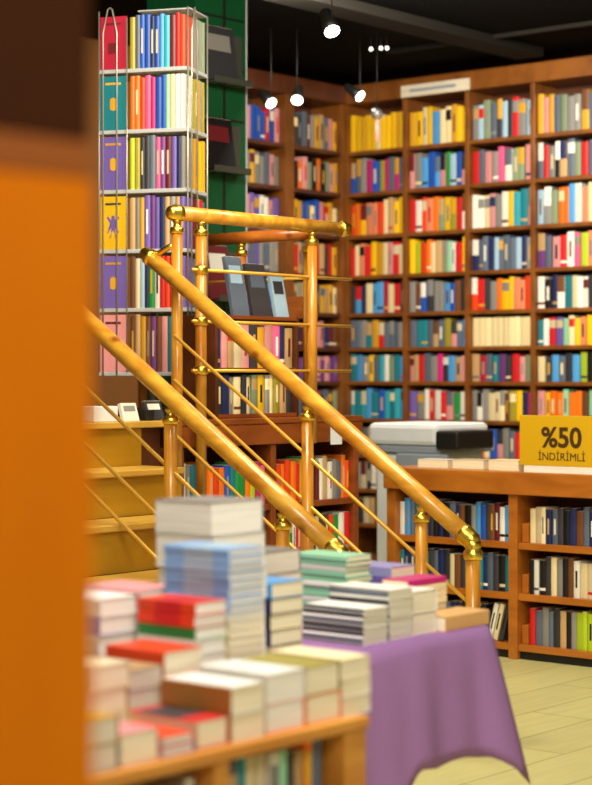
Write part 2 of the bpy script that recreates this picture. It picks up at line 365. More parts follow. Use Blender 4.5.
for i in range(3):      # leaning books at the divider
    me = book_mesh(.028, .13, .2, ['white', 'cream', 'charcoal'][i], 'black', 2)
    put_book('novel', me, (XC[1]-.178+.036*i, YC+.04, .0865), 0, f"{['white', 'cream', 'charcoal'][i]} book leaning against the counter divider on the bottom shelf", 'leaning books on the counter', ry=math.radians(14))
for r in range(3):      # small wooden bookend blocks
    z = (.616, .347, .08)[r]
    o = box('bookend', (-.02, -.05, 0), (.02, .05, .1), CNT, None, .003, loc=(XC[1]+.052, YC+.09, z+.0005))
    tag(o, f'small wooden bookend block beside the divider on the {RN[r]} counter shelf', 'bookend')

# copier behind the counter
cp = empty('copier', (-6.45, 9.15, 0), 'white office copier standing behind the left end of the counter', 'copier')
xa, Ya = on_y(371, 8.95); xb, _ = on_y(440, 8.95)
box('cabinet', (xa+.02, 8.97, 0), (xb-.06, 9.5, 1.03), WHITE, cp, .02)
box('paper_tray', (xa+.2, 8.93, .92), (xb+.06, 8.969, 1.03), GREYP, cp, .01)
box('scanner_lid', (xa-.02, 8.94, 1.075), (xb-.02, 9.5, 1.21), WHITE, cp, .03)
box('scanner_bed', (xa, 8.95, 1.0305), (xb, 9.5, 1.0745), GREYP, cp, .008)
cpp = box('control_panel', (xb-.015, 8.92, 1.06), (xb+.15, 9.3, 1.17), BLACK, cp, .015)
cpp['label'] = 'black control panel'

# yellow discount sign
xs0, Ys0 = on_y(520, YC+.02); xs1, Ys1 = on_y(606, YC+.02)
sg = empty('discount_sign', ((xs0+xs1)/2, YC+.02, .99), 'yellow discount sign with dark lettering standing on the counter', 'sign')
zt, zb = zof(415, Ys0), zof(465, Ys0)
box('board', (xs0, YC+.015, zb), (xs1, YC+.03, zt), YSIGN, sg, .003)
box('stand', (xs0+.05, YC+.031, .9905), (xs1-.05, YC+.06, zt-.1), GREYP, sg, .003)
box('foot', (xs0+.03, YC+.012, .9905), (xs1-.03, YC+.0305, zb-.0005), PAPER_W, sg, 0)
def text(s, size, cx, z, bold):
    cu = bpy.data.curves.new('lettering', 'FONT'); cu.body = s; cu.size = size; cu.align_x = 'CENTER'; cu.extrude = .0008; cu.offset = bold
    cu.materials.append(INK)
    t_ = bpy.data.objects.new('t', cu); COL.objects.link(t_)
    me = bpy.data.meshes.new_from_object(t_.evaluated_get(bpy.context.evaluated_depsgraph_get()))
    bpy.data.objects.remove(t_)
    o = bpy.data.objects.new('lettering', me); COL.objects.link(o); o.parent = sg
    o['label'] = f'dark lettering reading {s}'
    o.rotation_euler = (math.pi/2, 0, 0); o.location = Vector((cx, YC+.0138, z))-sg.location
    return o
xcen, Yc_ = on_y(562, YC+.02)
text('%50', .145, xcen, zof(447, Yc_), .0038)
text('\u0130ND\u0130R\u0130ML\u0130',   .056, xcen, zof(460.5, Yc_), 0)

# ------------------------------------------------------------------ paperbacks lying flat: cover + page block
PCACHE = {}
def paperback_meshes(L, W, T, cover, page, accent=None):
    key = (L, W, T, cover, page.name, accent)
    if key in PCACHE: return PCACHE[key]
    full = bool(accent) and accent[0] == '*'
    c = .0012; bm = bmesh.new()
    prof = [(W, 0), (.002, 0), (0, .002), (0, T-.002), (.002, T), (W, T), (W, T-c), (.004, T-c), (c, T-.004), (c, .004), (.004, c), (W, c)]
    ends = []
    xs = [0, .12*L, .3*L, .75*L, .88*L, L]
    rings = [[bm.verts.new((x-L/2, y-W/2, z)) for y, z in prof] for x in xs]
    k_ = len(prof)
    for s, (a, b) in enumerate(zip(rings, rings[1:])):
        for i in range(k_):
            f = bm.faces.new((a[i], a[(i+1) % k_], b[(i+1) % k_], b[i]))
            if full and i in (1, 2, 3): f.material_index = 1
            elif full: pass
            elif accent and i in (1, 2, 3) and s in (2,): f.material_index = 1
            if accent and not full and i == 4 and s in (2, 3): f.material_index = 1
    bm.faces.new(rings[0]); bm.faces.new(rings[-1][::-1])
    mc = fin(bm, 'cover'); mc.materials.append(BM[cover]); mc.materials.append(BM[(accent or cover).lstrip('*')])
    bm = bmesh.new(); addbox(bm, (-L/2+.002, -W/2+.0035, c+.0002), (L/2-.002, W/2-.002, T-c-.0002), .0008)
    mp_ = fin(bm, 'page_block'); mp_.materials.append(page)
    PCACHE[key] = (mc, mp_); return PCACHE[key]
def paperback(loc, rz, L, W, T, cover, page, accent, label, group):
    mc, mp_ = paperback_meshes(L, W, T, cover, page, accent)
    e = empty('paperback', loc, label, 'book', group, rz)
    for nm, me in (('cover', mc), ('page_block', mp_)):
        o = bpy.data.objects.new(nm, me); COL.objects.link(o); o.parent = e
    return e
def stack(px, xf, top, L, W, T, covers, rot, name, group, page=PAPER, zb=.7505, accent=None, y=None, n=None, jit=.004, jr=1.2, y0=None):
    """a stack whose nearest vertical edge stands at picture column px on the plane x = xf; its top reaches picture row `top` there"""
    yy, Y = (y, depth(xf, y)) if y is not None else on_x(px, xf)
    H = zof(top, Y)-zb
    if n is None: n = max(1, round(H/T))
    T = round(max(.008, H/n), 4)
    lx, ly = (L, W) if rot in (0, 180) else (W, L)
    cx, cy = xf-lx/2, yy+ly/2
    for i in range(n):
        k = n-1-i          # 0 = topmost
        cov = covers[k] if k < len(covers) else covers[-1]
        acc = accent[k % len(accent)] if isinstance(accent, list) else accent
        j = lambda: R.uniform(-jit, jit)
        pos = 'topmost' if k == 0 else (ORD[k+1]+' from top')
        if n == 1: lab = f'{cov} covered book lying alone, {name}'
        else: lab = f'{cov} covered book, {pos} in the {name}'
        paperback((cx+j(), cy+j(), zb+i*(T+.0004)), math.radians(rot+R.uniform(-jr, jr)), L, W, T-.0003, cov, page, acc, lab, group)
    return yy+ly

# books lying on the counter
for i in range(7):
    xq = -5.98+.235*i
    if xq > -4.3: break
    cov = ['white', 'beige', 'cream', 'grey', 'cream', 'tan', 'white'][i]
    tt = [.045, .05, .055, .05, .05, .055, .05][i]
    paperback((xq, YC+.13, .9905), math.radians(180+R.uniform(-3, 3)), .2, .13, tt, cov, PAPER, None, f'{cov} covered book lying flat, {ORD[i+1]} from the copier end of the counter top', 'books lying on the counter')

# ------------------------------------------------------------------ stairs and landing
XM = -5.95; ZM = 1.29; SY0, SY1 = 4.86, 6.0
st = empty('staircase', (-4.9, 5.65, 0), 'mustard yellow wooden staircase climbing between the two pine railings', 'staircase')
for k in range(1, 7):
    z = ZM-.2*k; x0 = XM+.27*(k-1); 
    if z < .05: z = max(z, .09)
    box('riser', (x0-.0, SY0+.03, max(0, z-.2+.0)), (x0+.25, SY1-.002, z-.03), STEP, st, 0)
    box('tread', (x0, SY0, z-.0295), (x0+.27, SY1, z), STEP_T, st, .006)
box('riser', (XM-.02, SY0+.03, ZM-.2+.0005), (XM-.0005, SY1-.002, ZM-.031), STEP, st, 0)
lp = empty('landing', (-6.6, 6.3, 0), 'raised wooden landing at the top of the stairs carrying the book rack', 'landing')
box('platform', (-7.5, SY0-.5, ZM-.03), (XM+.02, SY1+.22, ZM), STEP_T, lp, .005)
box('platform', (-7.5, SY1+.221, ZM-.03), (XM+.015, 7.62, ZM), RED_W, lp, .005)
box('fascia', (XM-.02, SY1+.2, ZM-.13), (XM+.012, 7.62, ZM-.031), RED_W, lp, .003)
box('support', (-7.4, SY0-.45, 0), (-6.75, 7.55, ZM-.031), CASE_D, lp, 0)
box('support', (-6.7, SY0-.45, 0), (XM-.03, SY1+.15, ZM-.031), CASE_D, lp, 0)
# low bookcase below the landing
lc = empty('low_bookcase', (XM-.15, 6.95, 0), 'low reddish-brown bookcase built under the front edge of the landing', 'bookcase')
LB = [6.26, 6.92, 7.58]
for y in LB: box('upright', (XM-.3, y-.02, 0), (XM, y+.02, ZM-.132), RED_W, lc, .003)
for i in range(2):
    for z in (.06, .30, .58, .865): box('shelf', (XM-.29, LB[i]+.0205, z-.03), (XM-.005, LB[i+1]-.0205, z), RED_W, lc, .002)
box('back_panel', (XM-.315, LB[0], 0), (XM-.3005, LB[-1], ZM-.132), CASE_D, lc, 0)
PW = [['white grey teal sage orange orange vermilion orange blue teal green green orange lime magenta pink purple cream', 'orange vermilion orange vermilion orange red gold green charcoal maroon white tan white grey slate'],
      ['brown charcoal tan slate red', 'charcoal brown vermilion green white red tan orange charcoal cream'], ['slate brown tan charcoal', 'charcoal slate cream tan red']]
for r in range(3):
    z = (.865, .58, .30)[r]
    for k in range(2):
        pal = PW[r][k].split()
        fill('storybook', LB[k]+.024, LB[k+1]-.024, XM-.02, z+.0005, .22, pal, (.03, .042), '+x', f"{RN[r]} row, {'stair end' if k == 0 else 'far end'} of the low bookcase", 'books in the low bookcase', seq=True, hr=(.86, .99))
# small card on the low bookcase edge
yy, Y = on_x(336, XM+.013)
tag(box('price_card', (-.002, -.045, -.05), (.002, .045, .05), WHITE, None, .0005, loc=(XM+.0145, yy, 1.195)), 'small white card fixed to the landing edge beside the sloping handrail', 'card')

# ------------------------------------------------------------------ railings
PR = .026; RR = .036
def post(parent, x, y, z0, z1, mat=PINE, ball=False, collar=True, r=PR):
    p = tube('post', [(x, y, z0), (x, y, z1)], r, mat, parent, 16)
    if collar: lathe('brass_collar', (x, y, z1-.03), [(0, r+.004), (.008, r+.008), (.02, r+.008), (.028, r+.003), (.032, r*.72), (.045, r*.6), (.055, r*.85), (.062, r*.85)], BRASS, p)
    if ball:
        lathe('brass_ball', (x, y, z1+.03), [(0, .012), (.006, .024), (.018, .034), (.032, .038), (.046, .034), (.058, .022), (.064, .006)], BRASS, p)
    return p
def railing(y, x_lo, z_lo, x_hi, z_hi, xs, name_label, hi_cap, offs):
    e = empty('stair_railing', ((x_lo+x_hi)/2, y, 0), name_label, 'railing', 'pine stair railings')
    sl = (z_hi-z_lo)/(x_hi-x_lo); zr = lambda x: z_lo+(x-x_lo)*sl
    tube('handrail', [(x_lo, y, z_lo), (x_lo-.3, y, zr(x_lo-.3)), (x_hi, y, z_hi)], RR, PINE_L, e, 18)
    d = Vector((x_hi-x_lo, 0, z_hi-z_lo)).normalized()
    lo = Vector((x_lo, y, z_lo)); hi = Vector((x_hi, y, z_hi))
    tube('brass_end_cap', [lo+d*.05, lo+d*.045, lo+d*.03, lo+d*.02, lo-d*.005, lo-d*.02, lo-d*.035, lo-d*.042], [RR*.9, RR+.004, RR+.006, RR+.003, RR+.003, RR+.001, RR*.65, .004], BRASS, e, 18)
    if hi_cap: tube('brass_end_cap', [hi-d*.03, hi-d*.028, hi+d*.002, hi+d*.012, hi+d*.03, hi+d*.045, hi+d*.052], [RR*.9, RR+.004, RR+.004, RR*.8, RR*.9, RR*.6, .004], BRASS, e, 18)
    for i, (x, z0) in enumerate(xs):
        post(e, x, y, z0, zr(x)-RR/math.cos(math.atan(sl))-.032, PINE if i else PINE)
    for off, x_end in ((offs[0], x_lo+.02), (offs[1], x_lo+.02), (offs[2], x_lo-.27)):
        a, bb = x_end, max(x_hi+.02, -5.87)
        tube('rod', [(a, y-.0, zr(a)-off), (bb, y, zr(bb)-off)], .0082, ROD, e, 10)
    # newel at the foot
    p = tube('newel_post', [(x_lo+.012, y, 0), (x_lo+.012, y, z_lo-.05)], .03, PINE, e, 16)
    lathe('brass_collar', (x_lo+.012, y, z_lo-.08), [(0, .034), (.008, .04), (.03, .04), (.04, .03), (.05, .034), (.075, .036)], BRASS, p)
    return e
railing(6.13, -4.232, .8425, -6.031, 2.049, [(-4.474, 0), (-5.079, 0)], 'far pine stair railing with brass caps, ending at the newel before the counter', True, (.26, .465, .71))
railing(5.31, -4.25, .845, -6.35, 2.235, [(-4.52, .0905), (-5.105, .4905), (-5.76, 1.0905)], 'near pine stair railing in front, sinking behind the book stacks', False, (.285, .52, .695))
# landing guards
gf = empty('landing_guard', (XM, 6.8, ZM), 'level pine guard rail with brass ends across the landing front', 'railing', 'pine landing guards')
XG = XM+.048
y0, Y0 = on_x(177, XG); y1, Y1 = on_x(343, XG); ZG = 2.245
tube('handrail', [(XG, y0-.01, ZG), (XG, y1, ZG)], .034, PINE_L, gf, 18)
for (yy, s) in ((y1, 1), (y0-.01, -1)):
    tube('brass_end_cap', [(XG, yy-.03*s, ZG), (XG, yy-.026*s, ZG), (XG, yy+.006*s, ZG), (XG, yy+.014*s, ZG), (XG, yy+.032*s, ZG), (XG, yy+.045*s, ZG), (XG, yy+.05*s, ZG)], [.034, .04, .04, .03, .034, .022, .004], BRASS, gf, 18)
ya, _ = on_x(177, XG); yb_, _ = on_x(201, XG); yc2, _ = on_x(312, XG)
for yy, z0 in ((ya, .75), (yb_, .80), (yc2, ZM-.13)):
    p = post(gf, XG, yy, z0, ZG-.034-.03)
for yy in (yb_,):
    for z in (1.99, 1.75, 1.52): lathe('brass_bracket', (XG, yy, z-.02), [(0, .028), (.006, .034), (.034, .034), (.04, .028)], BRASS, gf)
ye, _ = on_x(351, XG)
for z in (1.99, 1.75, 1.52): tube('rod', [(XG, yb_-.06, z), (XG, ye, z)], .0082, ROD, gf, 10)
# brass bracket joining far stair rail to the first guard post
tube('brass_bracket', [(-5.99, 6.13, 2.05), (XG-.03, y0-.02, 2.09), (XG, y0, 2.10)], .014, BRASS, gf, 10)
YB = 7.22
gb = empty('landing_guard', (-6.3, YB, ZM), 'amber pine guard rail behind the first, running back along the landing side', 'railing', 'pine landing guards')
tube('handrail', [(XG-.076, YB, 2.215), (-6.75, YB, 2.215)], .032, PINE_D, gb, 18)
for x in (XG-.075, -6.43, -6.72):
    post(gb, x, YB, ZM, 2.15, PINE_D if x < -6.2 else PINE)
for z in (1.99, 1.75): tube('rod', [(XG-.06, YB, z), (-6.75, YB, z)], .0082, ROD, gb, 10)

# ------------------------------------------------------------------ small bookcase on the landing
XS = XM-.05
sb = empty('landing_bookcase', (XS-.12, 6.85, ZM), 'small open bookcase standing on the landing behind the guard rail', 'bookcase')
S0, S1 = 6.56, 7.165
for y in (S0, S1): box('side_panel', (XS-.24, y-.009, ZM+.0005), (XS, y+.009, 1.79), CASE_D, sb, .002)
for z in (1.31, 1.535, 1.79): box('shelf', (XS-.24, S0+.0095, z-.018), (XS, S1-.0095, z), RED_W, sb, .001)
box('back_panel', (XS-.255, S0, ZM+.0005), (XS-.2405, S1, 1.79), CASE_D, sb, 0)
fill('album', S0+.014, S1-.014, XS-.012, 1.3105, .2, 'charcoal navy grey cream charcoal beige sage yellow grey cream olive tan'.split(), (.026, .05), '+x', 'lower shelf of the small landing bookcase', 'books in the landing bookcase', seq=True, hr=(.9, .99))
fill('album', S0+.014, S1-.014, XS-.012, 1.5355, .225, 'navy rose tan beige rose charcoal gold rose pink navy tan'.split(), (.03, .06), '+x', 'upper shelf of the small landing bookcase', 'books in the landing bookcase', seq=True, hr=(.9, .99))
# face-out books on its top, leaning back
def faceout(px, z, w_, h_, cov, acc, label, x=XS-.06, tilt=12, t=.02, shape='block', group=None, rz=0, band=(.55, .85)):
    y, Y = on_x(px, x)
    e = empty('display_book', (x, y, z), label, 'book', group, math.pi/2+rz)
    e['local'] = 1
    bm = bmesh.new(); addbox(bm, (-w_/2, 0, 0), (w_/2, t, h_), .001)
    T_ = Matrix.Rotation(math.radians(-tilt), 4, 'X')
    bmesh.ops.transform(bm, matrix=T_, verts=bm.verts[:])
    link('cover', fin(bm, 'cover'), BM[cov], e)
    bm = bmesh.new(); addbox(bm, (-w_*.36, -.0014, h_*band[0]), (w_*.36, -.0002, h_*band[1]), 0)
    bmesh.ops.transform(bm, matrix=T_, verts=bm.verts[:])
    link('cover_panel', fin(bm, 'cover_panel'), BM[acc], e)['label'] = f'{acc} panel on the cover'
    bm = bmesh.new(); addbox(bm, (-w_/2+.002, .0015, h_+.0002), (w_/2-.002, t-.0015, h_+.0012), 0)
    bmesh.ops.transform(bm, matrix=T_, verts=bm.verts[:])
    link('page_block', fin(bm, 'page_block'), PAPER, e)
    return e
faceout(242, 1.791, .12, .30, 'slate', 'pale blue', 'tall slate blue book standing face-out on the landing bookcase')
faceout(263, 1.791, .145, .27, 'charcoal', 'slate', 'charcoal book standing face-out between two books on the landing bookcase')
faceout(283, 1.791, .10, .22, 'pale blue', 'charcoal', 'pale blue book with dark picture standing face-out beside the wooden box')
wb_y, _ = on_x(299, XS-.1)
wbx = empty('wooden_box', (XS-.1, wb_y, 1.7905), 'small open wooden box on the end of the landing bookcase', 'box')
box('bottom_board', (XS-.17, wb_y-.045, 1.7905), (XS-.03, wb_y+.045, 1.80), PINE_D, wbx, 0)
for a_, b_ in (((XS-.17, wb_y-.055), (XS-.03, wb_y-.0455)), ((XS-.17, wb_y+.0455), (XS-.03, wb_y+.055)), ((XS-.03, wb_y-.055), (XS-.02, wb_y+.055)), ((XS-.18, wb_y-.055), (XS-.1705, wb_y+.055))):
    box('side_board', (a_[0], a_[1], 1.7905), (b_[0], b_[1], 1.90), PINE_D, wbx, 0)
# odds and ends on the landing edge at the stair head
def on_landing(px, nm, dims, mat, label, cat, x=XM-.06):
    y, Y = on_x(px, x)
    return tag(box(nm, (-dims[0]/2, -dims[1]/2, 0), (dims[0]/2, dims[1]/2, dims[2]), mat, None, .003, loc=(x, y, ZM+.0005)), label, cat)
on_landing(99, 'carton', (.09, .15, .07), WHITE, 'white carton on the landing edge closest to the near railing', 'box')
fb = faceout(132, ZM+.0005, .10, .085, 'white', 'grey', 'small white booklet propped on the landing edge at the stair head', x=XM-.05, tilt=18)
on_landing(146, 'black_case', (.06, .05, .05), BLACK, 'small black case on the landing edge beside the white booklet', 'case')
fb = faceout(157, ZM+.0005, .11, .095, 'charcoal', 'white', 'black booklet with white picture propped at the post on the landing edge', x=XM-.05, tilt=20)

# ------------------------------------------------------------------ rotating wire book rack
Yf = 9.32; xf0 = (143-CX)/F*Yf; ALPHA = math.radians(17)
sz = 92/F*Yf/math.cos(ALPHA)                      # side of the rack
nx_, ny_ = math.sin(ALPHA), math.cos(ALPHA)       # into the rack, camera frame
sd = sz*.60                                       # its depth
Xc, Ycn = xf0+nx_*sd/2, Yf+ny_*sd/2
wx, wy = Xc*CT-Ycn*ST, Xc*ST+Ycn*CT
RZ = TH-ALPHA
rack = empty('book_rack', (wx, wy, ZM+.001), 'tall revolving grey wire book rack full of pocket books on the landing', 'rack', None, RZ)
rack['local'] = 1
MR = Matrix.Translation((wx, wy, 0)) @ Matrix.Rotation(RZ, 4, 'Z')
HS = sz/2; HD = sd/2
zr_ = [zof(p, Yf) for p in (372, 308, 249, 189, 129, 68)]
ztop = zof(8, Yf)
o_ = -(ZM+.001)
tube('pole', [(0, 0, .0), (0, 0, ztop+o_)], .022, STEEL, rack, 12)
lathe('base', (0, 0, 0), [(0, .2), (.02, .2), (.035, .12), (.05, .03)], BLACK, rack, 24)
for z in zr_:
    box('shelf', (-HS, -HD, z+o_-.02), (HS, HD, z+o_), PLATE, rack, .003)
box('top_panel', (-HS+.2, -HD+.03, ztop+o_-.012), (HS, HD, ztop+o_-.004), PLATE, rack, .003)
for sx_, sy_ in ((1, -1), (1, 1), (-1, 1), (-1, -1)):
    tube('corner_wire', [(HS*sx_*.99, HD*sy_*.99, zr_[0]+o_), (HS*sx_*.99, HD*sy_*.99, ztop+o_-.005)], .0045, STEEL, rack, 8)
wl = HS*.08
fo = .145     # width of the face-out column
def wire_loop(xa_, xb_, y_):
    xm = (xa_+xb_)/2
    tube('wire_loop', [(xa_, y_, zr_[0]+o_-.02), (xa_, y_, ztop+o_-.12), (xm-.012, y_, ztop+o_+.0), (xm, y_, ztop+o_+.008), (xm+.012, y_, ztop+o_), (xb_, y_, ztop+o_-.12), (xb_, y_, zr_[0]+o_-.02)], .0042, STEEL, rack, 8)
wire_loop(-HS+.03, -HS+.105, -HD-.012)
tube('wire_loop', [(HS+.012, -HD+.02, zr_[0]+o_-.02), (HS+.012, -HD+.02, ztop+o_-.12), (HS+.012, -HD+.06, ztop+o_), (HS+.012, -HD+.10, ztop+o_-.12), (HS+.012, -HD+.10, zr_[0]+o_-.02)], .0042, STEEL, rack, 8)
tube('divider_wire', [(-HS+fo+.012, -HD-.006, zr_[0]+o_), (-HS+fo+.012, -HD-.006, ztop+o_-.05)], .0035, STEEL, rack, 8)
RF = ['olive slate blue blue navy blue sky_blue cyan maroon red vermilion pink pink', 'orange orange vermilion pink magenta blue blue mint cream white white pale_blue navy navy',
      'lime olive charcoal charcoal slate pink purple maroon violet navy grey', 'tan grey gold violet purple violet navy tan grey tan violet slate', 'brown beige pale_blue navy green white red vermilion red brown violet', 'brown tan gold brown purple brown rose teal sky_blue grey slate']
RS = ['grey sage grey sage grey', 'olive gold grey olive gold', 'gold orange yellow gold', 'maroon tan red slate', 'slate brown tan', 'grey brown tan']
FO = [('crimson', 'maroon'), ('teal', 'gold'), ('violet', 'gold'), ('yellow', 'violet'), ('violet', 'gold'), ('rose', 'maroon')]
FOL = ['crimson pocket book shown face-out on the top tier of the rack', 'teal pocket book with gold motif shown face-out in the rack', 'violet pocket book with gold motif shown above the yellow one in the rack', 'bright yellow pocket book with violet motif shown face-out in the rack', 'violet pocket book with gold motif shown below the yellow one in the rack', 'pink pocket book with dark motif shown face-out on the lowest tier of the rack']
TIER = ['lowest', 'fifth', 'fourth', 'third', 'second', 'top']
for r in range(6):
    z = zr_[5-r]
    hgt = (zr_[6-r] if r else ztop)-z-.02
    tn = ['top', 'second', 'third', 'fourth', 'fifth', 'lowest'][r]
    pal = [p.replace('_', ' ') for p in RF[r].split()]
    fill('pocket_book', -HS+fo+.022, HS-.02, -HD+.005, z+.0005, hgt-.012, pal, (.02, .031), 'rack', f'front of the {tn} tier in the wire rack', 'pocket books in the wire rack', seq=True, hr=(.95, .99), dep=.11, jit=.006, origin=MR, gap=.001, styles=(0,0,0,2))
    pal = [p.replace('_', ' ') for p in RS[r].split()]
    fill('pocket_book', -HD+.122, HD-.01, HS-.006, z+.0005, hgt-.012, pal, (.032, .042), 'side', f'side of the {tn} tier in the wire rack', 'pocket books in the wire rack', seq=True, hr=(.93, .99), dep=.12, jit=.006, origin=MR, gap=.001, styles=(0,0,0,2))
    # corner book
    c1, a1 = FO[r]
    e = empty('pocket_book', (0, 0, 0), FOL[r], 'book', 'face-out pocket books in the rack'); e['local'] = 1
    e.matrix_world = MR @ Matrix.Translation((-HS+fo/2+.006, -HD+.004, z+.0005))
    hh = hgt-.014; wq = fo-.004
    bm = bmesh.new(); addbox(bm, (-wq/2, 0, 0), (wq/2, .022, hh), .001); link('cover', fin(bm, 'cover'), BM[c1], e)
    bm = bmesh.new()
    def poly(pts):
        lo = [bm.verts.new((x*wq, -.0012, zz*hh)) for x, zz in pts]; hi = [bm.verts.new((x*wq, -.0001, zz*hh)) for x, zz in pts]
        bm.faces.new(lo); bm.faces.new(hi[::-1])
        for i in range(len(pts)): bm.faces.new((lo[i], lo[(i+1) % len(pts)], hi[(i+1) % len(pts)], hi[i]))
    if r == 0: poly([(-.2, .3), (.2, .3), (.2, .5), (-.2, .5)])
    elif r == 3:
        poly([(-.07, .30), (-.15, .12+.1), (-.11, .21), (-.02, .36), (.02, .36), (.11, .21), (.15, .22), (.07, .30), (.08, .42), (.2, .30), (.22, .32), (.12, .5), (.24, .6), (.2, .63), (.08, .55), (.05, .64), (-.05, .64), (-.08, .55), (-.2, .63), (-.24, .6), (-.12, .5), (-.22, .32), (-.2, .30), (-.08, .42)])
    else: poly([(.16*math.cos(i*math.pi/4)*(1 if i % 2 else .75), .48+.14*math.sin(i*math.pi/4)*(1 if i % 2 else .9)) for i in range(8)])
    link('cover_motif', fin(bm, 'cover_motif'), BM[a1], e)['label'] = f'{a1} motif on the cover'
    bm = bmesh.new(); addbox(bm, (-wq*.3, -.0012, hh*.84), (wq*.3, -.0001, hh*.88), 0)
    link('cover_title', fin(bm, 'cover_title'), BM[a1 if r != 3 else 'charcoal'], e)

# ------------------------------------------------------------------ green display pillar with acrylic holders
XP = -7.35
p0, _ = on_x(196, XP); p1, _ = on_x(247, XP)
gp = empty('display_pillar', (XP-.2, (p0+p1)/2, 0), 'dark green display pillar with a pale metal corner edge behind the rack', 'pillar')
box('panel', (XP-.4, p0, 0), (XP, p1-.012, 3.928), GREEN, gp, .003)
box('corner_trim', (XP-.4, p1-.0115, 0), (XP+.004, p1, 3.928), PLATE, gp, .002)
for z in [1.5+.3*i for i in range(8)]: box('groove_strip', (XP+.0005, p0+.01, z), (XP+.003, p1-.02, z+.012), BLACK, gp, 0)
p2, Yp = on_x(222, XP+.02)
box('groove_strip', (XP+.0005, p2+.03, 0.9), (XP+.0025, p2+.05, 3.9), BLACK, gp, 0)
def holder(px, py_bot, hgt, wid, cov, acc, label):
    x = XP+.01; y, Y = on_x(px, x); z = zof(py_bot, Y)
    h = empty('acrylic_holder', (x, y, z), f'smoky acrylic book holder on the green pillar, {label}', 'holder', 'acrylic holders on the pillar')
    box('ledge', (x, y-wid/2, z-.012), (x+.09, y+wid/2, z-.004), ACRY, h, .001)
    box('back_plate', (x-.004, y-wid/2, z-.004), (x, y+wid/2, z+hgt*.9), ACRY, h, .001)
    box('lip', (x+.084, y-wid/2, z-.004), (x+.09, y+wid/2, z+.025), ACRY, h, .001)
    faceout(px, z, wid*.82, hgt, cov, acc, f'{cov} book with {acc} panel in the acrylic holder on the pillar, {label}', x=x+.07, tilt=9, t=.018)
holder(223, 84, .33, .34, 'charcoal', 'grey', 'upper one')
holder(222, 172, .31, .32, 'black', 'maroon', 'lower one')
holder(222, 300, .32, .24, 'maroon', 'white', 'lowest one')

# ------------------------------------------------------------------ wooden display table in front
XE = -2.5; TZ = .75
yt0, yt1 = 1.75, 3.236
wt = empty('display_table', (XE-.45, 2.6, 0), 'light wooden display table with a shelf below its book stacked top', 'table')
box('tabletop', (XE-.68, yt0, TZ-.027), (XE, yt1, TZ), TBL, wt, .005)
ydv, _ = on_x(227, XE)
for (a_, b_) in ((yt1-.075, yt1), (ydv-.022, ydv+.022), (yt0, yt0+.05)):
    box('upright', (XE-.66, a_, 0), (XE-.012, b_, TZ-.0275), TBL, wt, .004)
box('shelf', (XE-.66, yt0+.0505, .43), (XE-.02, ydv-.0225, .46), TBL, wt, .003)
box('shelf', (XE-.66, ydv+.0225, .43), (XE-.02, yt1-.0755, .46), TBL, wt, .003)
box('back_panel', (XE-.675, yt0, .1), (XE-.6605, yt1, TZ-.034), CASE_D, wt, 0)
fill('picture_book', ydv+.03, yt1-.09, XE-.05, .4605, .25, 'grey slate teal cream beige white mint charcoal tan orange slate yellow cream grey'.split(), (.022, .034), '+x', 'shelf under the display table, end bay', 'books under the display table', seq=True, hr=(.93, .99), dep=.17)
fill('picture_book', ydv-.55, ydv-.03, XE-.05, .4605, .235, 'yellow charcoal slate white teal orange black grey yellow charcoal mint red'.split(), (.024, .036), '+x', 'shelf under the display table, post bay', 'books under the display table', seq=True, hr=(.9, .99), dep=.17)

